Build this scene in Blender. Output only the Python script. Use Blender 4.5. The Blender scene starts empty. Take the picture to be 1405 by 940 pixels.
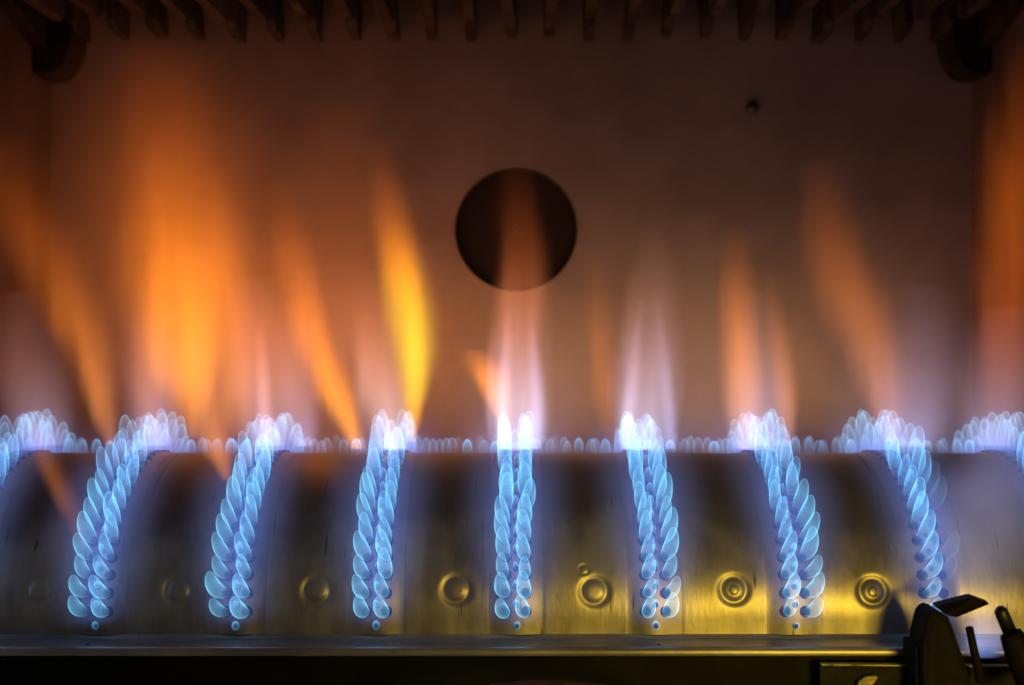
import bpy, bmesh, math, random
from mathutils import Vector, Matrix

random.seed(7)
scene = bpy.context.scene
C = scene.collection

# ------------------------------------------------------------------ camera
# metres; y = 0 is the front of the burner arch, z = 0 the foot of its port strips
CAM = Vector((0.0, -0.455, 0.0995))
cam_data = bpy.data.cameras.new("camera")
cam_data.sensor_width = 36.0
cam_data.lens = 36.0 * 1738.0 / 1405.0
cam_data.clip_start = 0.01
cam_data.clip_end = 20.0
cam_data.dof.use_dof = True
cam_data.dof.focus_distance = 0.462
cam_data.dof.aperture_fstop = 9.0
cam = bpy.data.objects.new("camera", cam_data)
cam.location = CAM
cam.rotation_euler = (math.radians(90), 0, 0)
C.objects.link(cam)
scene.camera = cam

# ------------------------------------------------------------------ world, lamps, exposure
world = bpy.data.worlds.new("World")
scene.world = world
world.use_nodes = True
world.node_tree.nodes["Background"].inputs[0].default_value = (1.0, 0.93, 0.86, 1)
world.node_tree.nodes["Background"].inputs[1].default_value = 0.06


def area_lamp(name, loc, target, sx, sy, power, color, spread=180):
    ld = bpy.data.lights.new(name, 'AREA')
    ld.shape = 'RECTANGLE'
    ld.size = sx
    ld.size_y = sy
    ld.energy = power
    ld.color = color
    ld.spread = math.radians(spread)
    o = bpy.data.objects.new(name, ld)
    o.location = loc
    o.rotation_euler = (Vector(target) - Vector(loc)).to_track_quat('-Z', 'Y').to_euler()
    C.objects.link(o)
    return o


# a small yellow work lamp low to the side of the camera: its reflection gilds the sheet
area_lamp("work_lamp", (0.235, -0.50, 0.022), (0.105, 0.0, -0.075), 0.12, 0.09, 0.135, (1.0, 0.69, 0.045), 46)


def flame_light(x, y, z, power, color, r=0.022):
    ld = bpy.data.lights.new("flame_light", 'POINT')
    ld.energy = power
    ld.color = color
    ld.shadow_soft_size = r
    o = bpy.data.objects.new("flame_light", ld)
    o.location = (x, y, z)
    C.objects.link(o)


# the light the burning gas itself throws on the chamber, one soft source in each big plume
for fx, fz_, pw, fc in ((-0.135, 0.105, 0.165, (1.0, 0.30, 0.06)), (-0.045, 0.095, 0.095, (1.0, 0.34, 0.10)), (0.035, 0.085, 0.062, (1.0, 0.52, 0.30)), (0.140, 0.085, 0.075, (1.0, 0.52, 0.30))):
    flame_light(fx, 0.128, fz_, pw, fc)

scene.view_settings.view_transform = 'Standard'
scene.view_settings.look = 'None'
scene.view_settings.exposure = 0.0
scene.view_settings.gamma = 1.0
scene.view_settings.use_curve_mapping = False
scene.render.engine = 'CYCLES'
cy = scene.cycles
cy.use_denoising = True
cy.max_bounces = 8
cy.diffuse_bounces = 3
cy.glossy_bounces = 3
cy.volume_bounces = 0
cy.transparent_max_bounces = 256
cy.sample_clamp_indirect = 3.0
cy.volume_step_rate = 1.0
cy.volume_max_steps = 256
cy.use_adaptive_sampling = True
cy.adaptive_threshold = 0.04
cy.adaptive_min_samples = 16


# ------------------------------------------------------------------ helpers
def px(x, y, d):
    """World point seen at photo pixel (x, y) at distance d from the camera plane."""
    return Vector((CAM.x + (x - 702.5) / 1738.0 * d, CAM.y + d, CAM.z - (y - 470.0) / 1738.0 * d))


def link(o, parent=None):
    C.objects.link(o)
    if parent is not None:
        o.parent = parent
    return o


def tag(o, label=None, cat=None, group=None, kind=None):
    if label: o["label"] = label
    if cat: o["category"] = cat
    if group: o["group"] = group
    if kind: o["kind"] = kind
    return o


def empty(name, loc=(0, 0, 0)):
    o = bpy.data.objects.new(name, None)
    o.empty_display_size = 0.01
    o.location = loc
    return link(o)


def mesh_from(name, verts, faces, mat=None, smooth=True):
    me = bpy.data.meshes.new(name)
    me.from_pydata([tuple(v) for v in verts], [], faces)
    me.validate()
    if smooth:
        me.polygons.foreach_set("use_smooth", [True] * len(me.polygons))
    if mat is not None:
        me.materials.append(mat)
    me.update()
    return me


def from_bm(name, bm, mat=None, smooth=False):
    bmesh.ops.recalc_face_normals(bm, faces=bm.faces)
    me = bpy.data.meshes.new(name)
    bm.to_mesh(me)
    bm.free()
    if smooth:
        me.polygons.foreach_set("use_smooth", [True] * len(me.polygons))
    if mat is not None:
        me.materials.append(mat)
    return me


def obj(name, me, parent=None, loc=(0, 0, 0)):
    o = bpy.data.objects.new(name, me)
    o.location = loc
    return link(o, parent)


def box_bm(x0, x1, y0, y1, z0, z1, bevel=0.0, seg=2):
    bm = bmesh.new()
    bmesh.ops.create_cube(bm, size=1.0)
    for v in bm.verts:
        v.co = Vector((x0 + (v.co.x + .5) * (x1 - x0), y0 + (v.co.y + .5) * (y1 - y0), z0 + (v.co.z + .5) * (z1 - z0)))
    if bevel > 0:
        bmesh.ops.bevel(bm, geom=bm.edges[:], offset=bevel, segments=seg, affect='EDGES', profile=0.5)
    return bm


def prism_bm(poly, axis, a0, a1, bevel=0.0):
    """Extrude a 2-D outline along an axis: 'x' takes (y, z), 'y' takes (x, z)."""
    bm = bmesh.new()
    def P(p, a):
        return (a, p[0], p[1]) if axis == 'x' else (p[0], a, p[1])
    v0 = [bm.verts.new(P(p, a0)) for p in poly]
    v1 = [bm.verts.new(P(p, a1)) for p in poly]
    n = len(poly)
    bm.faces.new(v0)
    bm.faces.new(v1[::-1])
    for i in range(n):
        bm.faces.new((v0[i], v0[(i + 1) % n], v1[(i + 1) % n], v1[i]))
    bmesh.ops.recalc_face_normals(bm, faces=bm.faces)
    if bevel > 0:
        bmesh.ops.bevel(bm, geom=bm.edges[:], offset=bevel, segments=2, affect='EDGES', profile=0.5)
    return bm


def tube_mesh(name, pts, radii, mat, seg=16, cap=True):
    pts = [Vector(p) for p in pts]
    verts, faces = [], []
    ref = Vector((0.13, 0.9, 0.2)).normalized()
    for i, p in enumerate(pts):
        t = (pts[min(i + 1, len(pts) - 1)] - pts[max(i - 1, 0)]).normalized()
        u = t.cross(ref)
        if u.length < 1e-4: u = t.cross(Vector((1, 0, 0)))
        u.normalize()
        w = t.cross(u)
        for k in range(seg):
            a = 2 * math.pi * k / seg
            verts.append(p + radii[i] * (math.cos(a) * u + math.sin(a) * w))
    for i in range(len(pts) - 1):
        for k in range(seg):
            faces.append((i * seg + k, i * seg + (k + 1) % seg, (i + 1) * seg + (k + 1) % seg, (i + 1) * seg + k))
    if cap:
        faces.append(tuple(range(seg))[::-1])
        faces.append(tuple(range((len(pts) - 1) * seg, len(pts) * seg)))
    me = mesh_from(name, verts, faces, mat)
    bm = bmesh.new(); bm.from_mesh(me)
    bmesh.ops.recalc_face_normals(bm, faces=bm.faces)
    bm.to_mesh(me); bm.free()
    return me


def N(nt, t, **kw):
    n = nt.nodes.new(t)
    for k, v in kw.items():
        setattr(n, k, v)
    return n


def ramp(nt, stops, interp='LINEAR'):
    r = N(nt, 'ShaderNodeValToRGB')
    r.color_ramp.interpolation = interp
    el = r.color_ramp.elements
    while len(el) > 1: el.remove(el[-1])
    el[0].position = stops[0][0]; el[0].color = (*stops[0][1], 1)
    for p, c in stops[1:]:
        e = el.new(p); e.color = (*c, 1)
    return r


def metal(name, base, dark, rough, metallic, streak=(1, 1, 1), scale=60.0, bump=0.05, lo=0.35, hi=0.65, fine=900.0, soot=0.0):
    m = bpy.data.materials.new(name)
    m.use_nodes = True
    nt = m.node_tree
    b = nt.nodes["Principled BSDF"]
    tc = N(nt, 'ShaderNodeTexCoord')
    mp = N(nt, 'ShaderNodeMapping')
    mp.inputs['Scale'].default_value = streak
    geo = N(nt, 'ShaderNodeNewGeometry')
    nt.links.new(geo.outputs['Position'], mp.inputs['Vector'])
    n1 = N(nt, 'ShaderNodeTexNoise')
    n1.inputs['Scale'].default_value = scale
    n1.inputs['Detail'].default_value = 6
    n1.inputs['Roughness'].default_value = 0.62
    nt.links.new(mp.outputs[0], n1.inputs['Vector'])
    r = ramp(nt, [(lo, dark), (hi, base)])
    nt.links.new(n1.outputs['Fac'], r.inputs[0])
    nt.links.new(r.outputs[0], b.inputs['Base Color'])
    if soot > 0:
        # heat tint and soot burnt onto the upper arch, with a ragged lower border
        sx = N(nt, 'ShaderNodeSeparateXYZ'); nt.links.new(geo.outputs['Position'], sx.inputs[0])
        ns = N(nt, 'ShaderNodeTexNoise'); ns.inputs['Scale'].default_value = 38; ns.inputs['Detail'].default_value = 5
        nt.links.new(geo.outputs['Position'], ns.inputs['Vector'])
        ma = N(nt, 'ShaderNodeMath', operation='MULTIPLY_ADD'); ma.inputs[1].default_value = 0.034
        nt.links.new(ns.outputs['Fac'], ma.inputs[0]); nt.links.new(sx.outputs[2], ma.inputs[2])
        ms = N(nt, 'ShaderNodeMapRange'); ms.interpolation_type = 'SMOOTHSTEP'
        ms.inputs['From Min'].default_value = 0.030; ms.inputs['From Max'].default_value = 0.056
        ms.inputs['To Max'].default_value = soot
        nt.links.new(ma.outputs[0], ms.inputs['Value'])
        mx = N(nt, 'ShaderNodeMix', data_type='RGBA')
        nt.links.new(ms.outputs[0], mx.inputs['Factor']); nt.links.new(r.outputs[0], mx.inputs['A'])
        mx.inputs['B'].default_value = (0.055, 0.043, 0.037, 1)
        soot_fac = ms.outputs[0]
        # thin vertical scratches and dried run marks
        mp2 = N(nt, 'ShaderNodeMapping'); mp2.inputs['Scale'].default_value = (520, 6, 55)
        nt.links.new(geo.outputs['Position'], mp2.inputs['Vector'])
        n3 = N(nt, 'ShaderNodeTexNoise'); n3.inputs['Scale'].default_value = 1.0; n3.inputs['Detail'].default_value = 1.5
        nt.links.new(mp2.outputs[0], n3.inputs['Vector'])
        r3 = ramp(nt, [(0.69, (1, 1, 1)), (0.73, (0.30, 0.27, 0.24))])
        nt.links.new(n3.outputs['Fac'], r3.inputs[0])
        m3 = N(nt, 'ShaderNodeMix', data_type='RGBA'); m3.blend_type = 'MULTIPLY'; m3.inputs['Factor'].default_value = 1.0
        nt.links.new(mx.outputs['Result'], m3.inputs['A']); nt.links.new(r3.outputs[0], m3.inputs['B'])
        nt.links.new(m3.outputs['Result'], b.inputs['Base Color'])
    b.inputs['Metallic'].default_value = metallic
    n2 = N(nt, 'ShaderNodeTexNoise')
    n2.inputs['Scale'].default_value = fine
    n2.inputs['Detail'].default_value = 3
    nt.links.new(mp.outputs[0], n2.inputs['Vector'])
    mr = N(nt, 'ShaderNodeMapRange')
    mr.inputs['To Min'].default_value = rough - 0.08
    mr.inputs['To Max'].default_value = rough + 0.12
    nt.links.new(n1.outputs['Fac'], mr.inputs['Value'])
    if soot > 0:
        rm = N(nt, 'ShaderNodeMix', data_type='FLOAT')
        nt.links.new(soot_fac, rm.inputs[0]); nt.links.new(mr.outputs[0], rm.inputs[2]); rm.inputs[3].default_value = 0.85
        nt.links.new(rm.outputs[0], b.inputs['Roughness'])
        mm = N(nt, 'ShaderNodeMapRange'); mm.inputs['To Min'].default_value = metallic; mm.inputs['To Max'].default_value = 0.05
        nt.links.new(soot_fac, mm.inputs['Value']); nt.links.new(mm.outputs[0], b.inputs['Metallic'])
    else:
        nt.links.new(mr.outputs[0], b.inputs['Roughness'])
    bp = N(nt, 'ShaderNodeBump')
    bp.inputs['Strength'].default_value = bump
    bp.inputs['Distance'].default_value = 0.0006
    nt.links.new(n2.outputs['Fac'], bp.inputs['Height'])
    nt.links.new(bp.outputs[0], b.inputs['Normal'])
    return m


M_SHEET = metal("burner_steel", (0.40, 0.355, 0.315), (0.19, 0.162, 0.142), 0.38, 0.75, (1, .35, .35), 55, 0.10, 0.34, 0.60, 700, 0.95)
M_STRIP = metal("port_strip_steel", (0.36, 0.32, 0.285), (0.18, 0.155, 0.138), 0.43, 0.76, (1, .4, .4), 70, 0.10, 0.36, 0.62, 700, 0.85)
M_PORT = metal("port_dark_steel", (0.12, 0.11, 0.10), (0.03, 0.028, 0.026), 0.5, 0.9, (1, 1, 1), 300, 0.05)
M_FLANGE = metal("flange_steel", (0.42, 0.38, 0.345), (0.20, 0.18, 0.165), 0.36, 0.55, (.25, 1, 1), 80, 0.10)
M_APRON = metal("apron_paint", (0.012, 0.011, 0.009), (0.006, 0.0055, 0.0045), 0.85, 0.0, (1, 1, 1), 60, 0.12)
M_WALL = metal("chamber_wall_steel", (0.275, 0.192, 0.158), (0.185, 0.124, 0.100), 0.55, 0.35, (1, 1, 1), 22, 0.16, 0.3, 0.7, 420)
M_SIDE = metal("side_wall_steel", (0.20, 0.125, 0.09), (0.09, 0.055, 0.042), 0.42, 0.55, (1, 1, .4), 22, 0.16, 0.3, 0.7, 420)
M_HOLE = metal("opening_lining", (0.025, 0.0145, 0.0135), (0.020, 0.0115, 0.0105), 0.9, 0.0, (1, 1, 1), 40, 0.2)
M_FIN = metal("sooty_fin_copper", (0.070, 0.048, 0.038), (0.018, 0.013, 0.011), 0.75, 0.2, (1, 1, 1), 70, 0.2)
M_BRACKET = metal("sooty_bracket", (0.040, 0.029, 0.023), (0.012, 0.009, 0.008), 0.6, 0.4, (1, 1, 1), 60, 0.2)
M_PILOT = metal("scorched_pilot_steel", (0.013, 0.010, 0.009), (0.005, 0.004, 0.004), 0.68, 0.2, (1, 1, 1), 180, 0.25)
M_ROD = metal("electrode_rod_steel", (0.05, 0.045, 0.045), (0.02, 0.018, 0.018), 0.4, 0.9, (1, 1, 1), 260, 0.15)
M_BRASS = metal("tarnished_brass", (0.30, 0.24, 0.10), (0.06, 0.05, 0.025), 0.4, 0.8, (1, 1, 1), 190, 0.2)
M_PLATE = metal("dark_plate", (0.020, 0.019, 0.014), (0.008, 0.0075, 0.006), 0.8, 0.1, (1, 1, 1), 120, 0.2)
M_RIM = metal("dull_red_rim", (0.10, 0.025, 0.02), (0.03, 0.012, 0.01), 0.4, 0.6, (1, 1, 1), 120, 0.1)

for m_ in (M_PILOT, M_PLATE, M_APRON, M_HOLE, M_BRACKET, M_FIN):
    m_.node_tree.nodes["Principled BSDF"].inputs['Specular IOR Level'].default_value = 0.12

# ------------------------------------------------------------------ chamber (structure)
D_BACK = 0.645                   # back wall, metres from the camera plane
YB = CAM.y + D_BACK
HALF_W = 0.2345
ZTOP, ZBOT = 0.40, -0.11


def plate_with_hole(cx, cz, r, x0, x1, z0, z1, y, seg=72):
    verts, faces = [], []
    outer = []
    for k in range(seg):
        a = 2 * math.pi * k / seg
        ca, sa = math.cos(a), math.sin(a)
        t = 1e9
        if ca > 1e-9: t = min(t, (x1 - cx) / ca)
        if ca < -1e-9: t = min(t, (x0 - cx) / ca)
        if sa > 1e-9: t = min(t, (z1 - cz) / sa)
        if sa < -1e-9: t = min(t, (z0 - cz) / sa)
        outer.append((cx + t * ca, y, cz + t * sa))
    rr = [r, r * 1.012, r * 1.6]
    for q in rr:
        for k in range(seg):
            a = 2 * math.pi * k / seg
            verts.append((cx + q * math.cos(a), y, cz + q * math.sin(a)))
    verts += outer
    for i in range(3):
        for k in range(seg):
            k2 = (k + 1) % seg
            faces.append((i * seg + k, i * seg + k2, (i + 1) * seg + k2, (i + 1) * seg + k))
    # corners
    cs = [(x0, y, z0), (x1, y, z0), (x1, y, z1), (x0, y, z1)]
    for c in cs:
        a = math.atan2(c[2] - cz, c[0] - cx) % (2 * math.pi)
        k = int(a / (2 * math.pi) * seg)
        verts.append(c)
        faces.append((3 * seg + k, 3 * seg + (k + 1) % seg, len(verts) - 1))
    return verts, faces


hc = px(708, 316, D_BACK)
R_HOLE = 83.5 / 1738 * D_BACK
v, f = plate_with_hole(hc.x, hc.z, R_HOLE, -HALF_W, HALF_W, ZBOT, ZTOP, YB)
wall_back = obj("wall_back", mesh_from("wall_back", v, f, M_WALL, False))
tag(wall_back, kind="structure")
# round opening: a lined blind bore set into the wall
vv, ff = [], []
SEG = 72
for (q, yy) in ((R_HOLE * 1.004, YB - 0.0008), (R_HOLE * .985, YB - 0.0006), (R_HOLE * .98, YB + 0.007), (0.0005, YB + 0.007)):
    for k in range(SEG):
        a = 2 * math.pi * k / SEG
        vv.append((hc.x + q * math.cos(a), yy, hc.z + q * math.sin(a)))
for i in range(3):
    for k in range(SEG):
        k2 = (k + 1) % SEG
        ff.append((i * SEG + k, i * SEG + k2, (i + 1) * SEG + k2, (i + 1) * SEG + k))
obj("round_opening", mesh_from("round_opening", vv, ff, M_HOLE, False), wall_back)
# the pan-head screw on the back wall
sc = px(1032, 149, D_BACK)
vv, ff = [], []
prof = [(0.0034, 0.0), (0.0033, -.0012), (0.0028, -.0026), (0.0018, -.0034), (0.0002, -.0037)]
for q, yy in prof:
    for k in range(20):
        a = 2 * math.pi * k / 20
        vv.append((sc.x + q * math.cos(a), YB + yy, sc.z + q * math.sin(a)))
for i in range(len(prof) - 1):
    for k in range(20):
        ff.append((i * 20 + k, i * 20 + (k + 1) % 20, (i + 1) * 20 + (k + 1) % 20, (i + 1) * 20 + k))
obj("screw", mesh_from("screw", vv, ff, M_PORT), wall_back)
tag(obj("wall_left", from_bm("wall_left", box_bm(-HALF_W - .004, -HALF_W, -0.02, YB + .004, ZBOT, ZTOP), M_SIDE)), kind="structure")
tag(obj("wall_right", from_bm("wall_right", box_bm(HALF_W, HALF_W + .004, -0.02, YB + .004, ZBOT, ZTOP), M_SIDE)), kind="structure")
tag(obj("ceiling", from_bm("ceiling", box_bm(-HALF_W, HALF_W, -0.02, YB, 0.345, 0.349), M_BRACKET)), kind="structure")
tag(obj("floor", from_bm("floor", box_bm(-HALF_W, HALF_W, 0.006, YB, ZBOT - .004, ZBOT + 0.05), M_APRON)), kind="structure")

# ------------------------------------------------------------------ burner
A_R, B_R = 0.0635, 0.054          # half depth and height of the arch
PITCH = 0.050
X0 = 0.0015
IDX = range(-4, 5)
# arc-length table for the elliptical arch, t = 0 front foot .. pi back foot
TAB = [(0.0, 0.0)]
_NT = 2000
for i in range(1, _NT + 1):
    t0, t1 = math.pi * (i - 1) / _NT, math.pi * i / _NT
    p0 = (A_R * (1 - math.cos(t0)), B_R * math.sin(t0)); p1 = (A_R * (1 - math.cos(t1)), B_R * math.sin(t1))
    TAB.append((TAB[-1][0] + math.hypot(p1[0] - p0[0], p1[1] - p0[1]), t1))
ARC = TAB[-1][0]


def arch(s, h=0.0):
    """(y, z, ny, nz) at arc length s (negative: straight skirt below the foot), raised by h."""
    if s < 0:
        y, z, ny, nz = 0.0, s, -1.0, 0.0
    elif s > ARC:
        y, z, ny, nz = 2 * A_R, -(s - ARC), 1.0, 0.0
    else:
        lo = min(int(s / ARC * _NT), _NT - 1)
        while lo > 0 and TAB[lo][0] > s: lo -= 1
        while lo < _NT - 1 and TAB[lo + 1][0] < s: lo += 1
        k = (s - TAB[lo][0]) / (TAB[lo + 1][0] - TAB[lo][0])
        t = TAB[lo][1] + k * (TAB[lo + 1][1] - TAB[lo][1])
        y, z = A_R * (1 - math.cos(t)), B_R * math.sin(t)
        ny, nz = -math.cos(t) / A_R, math.sin(t) / B_R
        l = math.hypot(ny, nz); ny /= l; nz /= l
    return y + h * ny, z + h * nz, ny, nz


burner = empty("gas_burner", (0, 0, 0))
tag(burner, "arched steel gas burner with rows of flame ports and round pressed bosses", "burner")

HS = 0.0098      # half width of a port strip
ROW = 0.0063
ROWS = [0.0030 + ROW * k for k in range(27)]
PU = 0.0035      # port column offset
RL, RS = 0.00150, 0.00078


def strip_h(u):
    k = min(1.0, abs(u) / HS)
    return 0.0012 * (1 - k * k) ** 2


def strip_mesh():
    verts, faces, nrms = [], [], []
    def V(u, s, h=0.0):
        y, z, ny, nz = arch(s, strip_h(u) + h)
        verts.append((u, y, z))
        sl = (strip_h(u + 1e-5) - strip_h(u - 1e-5)) / 2e-5
        nrms.append(Vector((-sl, ny, nz)).normalized())
        return len(verts) - 1
    def grid(us, ss):
        ids = [[V(u, s) for u in us] for s in ss]
        for i in range(len(ss) - 1):
            for j in range(len(us) - 1):
                faces.append((ids[i][j], ids[i][j + 1], ids[i + 1][j + 1], ids[i + 1][j]))
    def holed(u0, u1, s0, s1, r, uc, scen):
        n = 4
        ring = [(u0 + (u1 - u0) * k / n, s0) for k in range(n)] + [(u1, s0 + (s1 - s0) * k / n) for k in range(n)] + \
               [(u1 - (u1 - u0) * k / n, s1) for k in range(n)] + [(u0, s1 - (s1 - s0) * k / n) for k in range(n)]
        o = [V(*p) for p in ring]
        angs = [math.atan2(p[1] - scen, p[0] - uc) for p in ring]
        a = [V(uc + r * math.cos(g), scen + r * math.sin(g)) for g in angs]
        b = [V(uc + r * math.cos(g), scen + r * math.sin(g), -0.0030) for g in angs]
        m = len(ring)
        for k in range(m):
            k2 = (k + 1) % m
            faces.append((o[k], o[k2], a[k2], a[k]))
            faces.append((a[k], a[k2], b[k2], b[k]))
    send = ROWS[-1] + ROW / 2
    E = 0.0066
    # lateral bands
    ss = [-0.0052 + (ARC + 0.0104) * k / 110 for k in range(111)]
    for sg in (-1, 1):
        us = [sg * (E + (HS - E) * k / 4) for k in range(5)]
        if sg < 0: us = us[::-1]
        grid(us, ss)
        # folded-down edge of the raised strip
        edge = []
        for s in ss:
            y, z, ny, nz = arch(s, -0.0012)
            verts.append((sg * HS, y, z)); lo = len(verts) - 1
            nrms.append(Vector((0, ny, nz))); nrms.append(Vector((0, ny, nz)))
            y, z, ny, nz = arch(s, strip_h(HS))
            verts.append((sg * HS, y, z)); edge.append((lo, len(verts) - 1))
        for i in range(len(edge) - 1):
            q = (edge[i][0], edge[i][1], edge[i + 1][1], edge[i + 1][0])
            faces.append(q)
    grid([-E + 2 * E * k / 6 for k in range(7)], [-0.0052, -0.0043, -0.0034])
    # foot with the small pilot-like tip port
    holed(-0.0009, 0.0009, -0.0034, ROWS[0] - ROW / 2 , RS, 0, -0.0021)
    grid([-E, -E / 2, -0.0009], [-0.0034, ROWS[0] - ROW / 2])
    grid([0.0009, E / 2, E], [-0.0034, ROWS[0] - ROW / 2])
    for k, s in enumerate(ROWS):
        holed(-E, -0.0009, s - ROW / 2, s + ROW / 2, RL, -PU, s)
        holed(0.0009, E, s - ROW / 2, s + ROW / 2, RL, PU, s)
        holed(-0.0009, 0.0009, s - ROW / 2, s + ROW / 2, RS, 0, s + ROW * 0.36)
    grid([-E + 2 * E * k / 6 for k in range(7)], [send + (ARC + 0.0052 - send) * k / 8 for k in range(9)])
    return verts, faces, nrms


v, f, nr = strip_mesh()
ME_STRIP = mesh_from("port_strip", v, f, M_STRIP, True)
ME_STRIP.normals_split_custom_set_from_vertices(nr)


def eyelet_mesh(name, r):
    """Pressed collar round a port, axis +Y of the local frame points out of the sheet."""
    prof = [(r * 1.36, -0.0001), (r * 1.30, 0.00022), (r * 1.12, 0.00042), (r * .98, 0.00034), (r * .93, 0.0), (r * .92, -0.0034), (r * 0.02, -0.0036)]
    vv, ff = [], []
    S = 18
    for q, h in prof:
        for k in range(S):
            a = 2 * math.pi * k / S
            vv.append((q * math.cos(a), q * math.sin(a), h))
    for i in range(len(prof) - 1):
        for k in range(S):
            ff.append((i * S + k, i * S + (k + 1) % S, (i + 1) * S + (k + 1) % S, (i + 1) * S + k))
    return mesh_from(name, vv, ff, M_PORT)


ME_PORT = eyelet_mesh("port", RL)
ME_PORT_S = eyelet_mesh("small_port", RS)


def frame_at(s, u, h=None):
    y, z, ny, nz = arch(s, strip_h(u) if h is None else h)
    nrm = Vector((0, ny, nz)); xa = Vector((1, 0, 0)); ya = nrm.cross(xa)
    m = Matrix((xa, ya, nrm)).transposed().to_4x4()
    m.translation = (u, y, z)
    return m


# pressed panels between the strips
PW = PITCH - 2 * HS - 0.00012


def panel_mesh(extra_boss=False, seed=0, boss=1.0):
    rnd = random.Random(seed)
    us = [-PW / 2 + PW * k / 60 for k in range(61)]
    ss = []
    s = -0.0052
    while s < 0.024: ss.append(s); s += 0.00042
    while s < ARC + 0.005: ss.append(s); s += 0.0022
    verts, faces = [], []
    s_b = 0.0102 + rnd.uniform(-.0004, .0004)
    u_b = 0.0031 + rnd.uniform(-.0004, .0004)
    def dim(d, R, h):
        # groove ring then a domed centre
        if d > R * 1.5: return 0.0
        g = -h * math.exp(-((d - R * .84) / (R * 0.24)) ** 2)
        return g + h * 0.12 * math.exp(-(d / (R * 0.4)) ** 4)
    for s in ss:
        for u in us:
            e = (abs(u) / (PW / 2))
            h = -0.00004 * max(0, (e - .93) / .07) ** 2
            d = math.hypot(u - u_b, s - s_b)
            h += dim(d, 0.0054, 0.00058) * boss
            if extra_boss:
                h += dim(math.hypot(u - u_b + 0.0036, s - s_b - 0.0078), 0.0020, 0.0003)
            h += 0.00012 * math.sin(s * 190 + seed) * math.cos(u * 150 + seed)   # slight oil-canning
            y, z, _, _ = arch(s, h)
            verts.append((u, y, z))
    w = len(us)
    for i in range(len(ss) - 1):
        for j in range(w - 1):
            faces.append((i * w + j, i * w + j + 1, (i + 1) * w + j + 1, (i + 1) * w + j))
    return mesh_from("burner_panel", verts, faces, M_SHEET), u_b, s_b


panel_variants = [panel_mesh(False, 1), panel_mesh(False, 2), panel_mesh(True, 3), panel_mesh(False, 4, 0.0), panel_mesh(False, 5, 1.25)]


def rivet_mesh():
    prof = [(0.0022, -0.0003), (0.0018, 0.00005), (0.0013, 0.00018), (0.0007, 0.00026), (0.0001, 0.00028)]
    vv, ff = [], []
    S = 18
    for q, h in prof:
        for k in range(S):
            a = 2 * math.pi * k / S
            vv.append((q * math.cos(a), q * math.sin(a), h))
    for i in range(len(prof) - 1):
        for k in range(S):
            ff.append((i * S + k, i * S + (k + 1) % S, (i + 1) * S + (k + 1) % S, (i + 1) * S + k))
    return mesh_from("rivet", vv, ff, M_SHEET)


ME_RIVET = rivet_mesh()
for i in IDX:
    st = obj("port_strip", ME_STRIP, burner, (X0 + PITCH * i, 0, 0))
    for k, s in enumerate(ROWS[:17]):
        for sg in (-1, 1):
            p = obj("port", ME_PORT, st); p.matrix_local = frame_at(s, sg * PU)
        if k < 12:
            p = obj("small_port", ME_PORT_S, st); p.matrix_local = frame_at(s + ROW * 0.36, 0)
    p = obj("small_port", ME_PORT_S, st); p.matrix_local = frame_at(-0.0021, 0)
for i in range(-5, 5):
    xc = X0 + PITCH * (i + 0.5)
    if abs(xc) > HALF_W - 0.005: continue
    me, u_b, s_b = panel_variants[2] if i == 0 else (panel_variants[3] if i > 2 else (panel_variants[4] if i < -1 else panel_variants[i % 2]))
    pn = obj("burner_panel", me, burner, (xc, 0, 0))
    if i in (1, 2):
        rv = obj("rivet", ME_RIVET, pn); rv.matrix_local = frame_at(s_b, u_b, 0.00010)

# flange at the foot: shelf, rolled front edge, then the dark apron
fp = [(0.004, -0.0050), (0.0004, -0.0050), (-0.0022, -0.0064), (-0.0100, -0.0068), (-0.0128, -0.0062), (-0.0148, -0.0064), (-0.0158, -0.0074), (-0.0158, -0.0092), (-0.0146, -0.0096), (0.004, -0.0096)]
bm = prism_bm(fp, 'x', -HALF_W + .0005, HALF_W - .0005)
fl = obj("flange", from_bm("flange", bm, M_FLANGE, False), burner)
bv = fl.modifiers.new("round", 'BEVEL'); bv.width = 0.0007; bv.segments = 3; bv.limit_method = 'ANGLE'; bv.angle_limit = math.radians(12)
for i in (1, -3):
    hx = X0 + PITCH * i - 0.0002
    p = obj("small_port", ME_PORT_S, burner)
    p.matrix_local = Matrix.Translation((hx, -0.0116, -0.00638)) @ Matrix.Scale(.7, 4)
ap = obj("apron", from_bm("apron", box_bm(-HALF_W, HALF_W, -0.0135, -0.0105, -0.12, -0.0098, 0.0004), M_APRON), burner)

# ------------------------------------------------------------------ heat exchanger above
hx_root = empty("heat_exchanger", (0, CAM.y + 0.62, 0.2525))
tag(hx_root, "row of dark sooty heat exchanger fins hanging above the flames", "heat exchanger")
fz = 0.2525
fy = lambda d: CAM.y + d - (CAM.y + 0.62)
prof = [(fy(.500), .004), (fy(.545), .001), (fy(.552), 0.0), (fy(.602), 0.0), (fy(.606), .004), (fy(.607), .026), (fy(.618), .026), (fy(.619), .004), (fy(.623), 0.0),
        (fy(.6425), -0.001), (fy(.6435), .10), (fy(.500), .10)]
ME_FIN = from_bm("fin", prism_bm(prof, 'x', -0.0026, 0.0026, 0.0006), M_FIN, False)
nfin = 23
for k in range(nfin):
    x = -0.0009 + 0.0195 * (k - (nfin - 1) / 2)
    o = obj("fin", ME_FIN, hx_root, (x, random.uniform(-.0022, .0004), random.uniform(-.0010, .0022)))
    o.rotation_euler = (math.radians(random.uniform(-.6, .6)), math.radians(random.uniform(-5, 5)), math.radians(random.uniform(-2.5, 2.5)))
    o.scale = (random.uniform(.8, 1.15), 1, 1)
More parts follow.
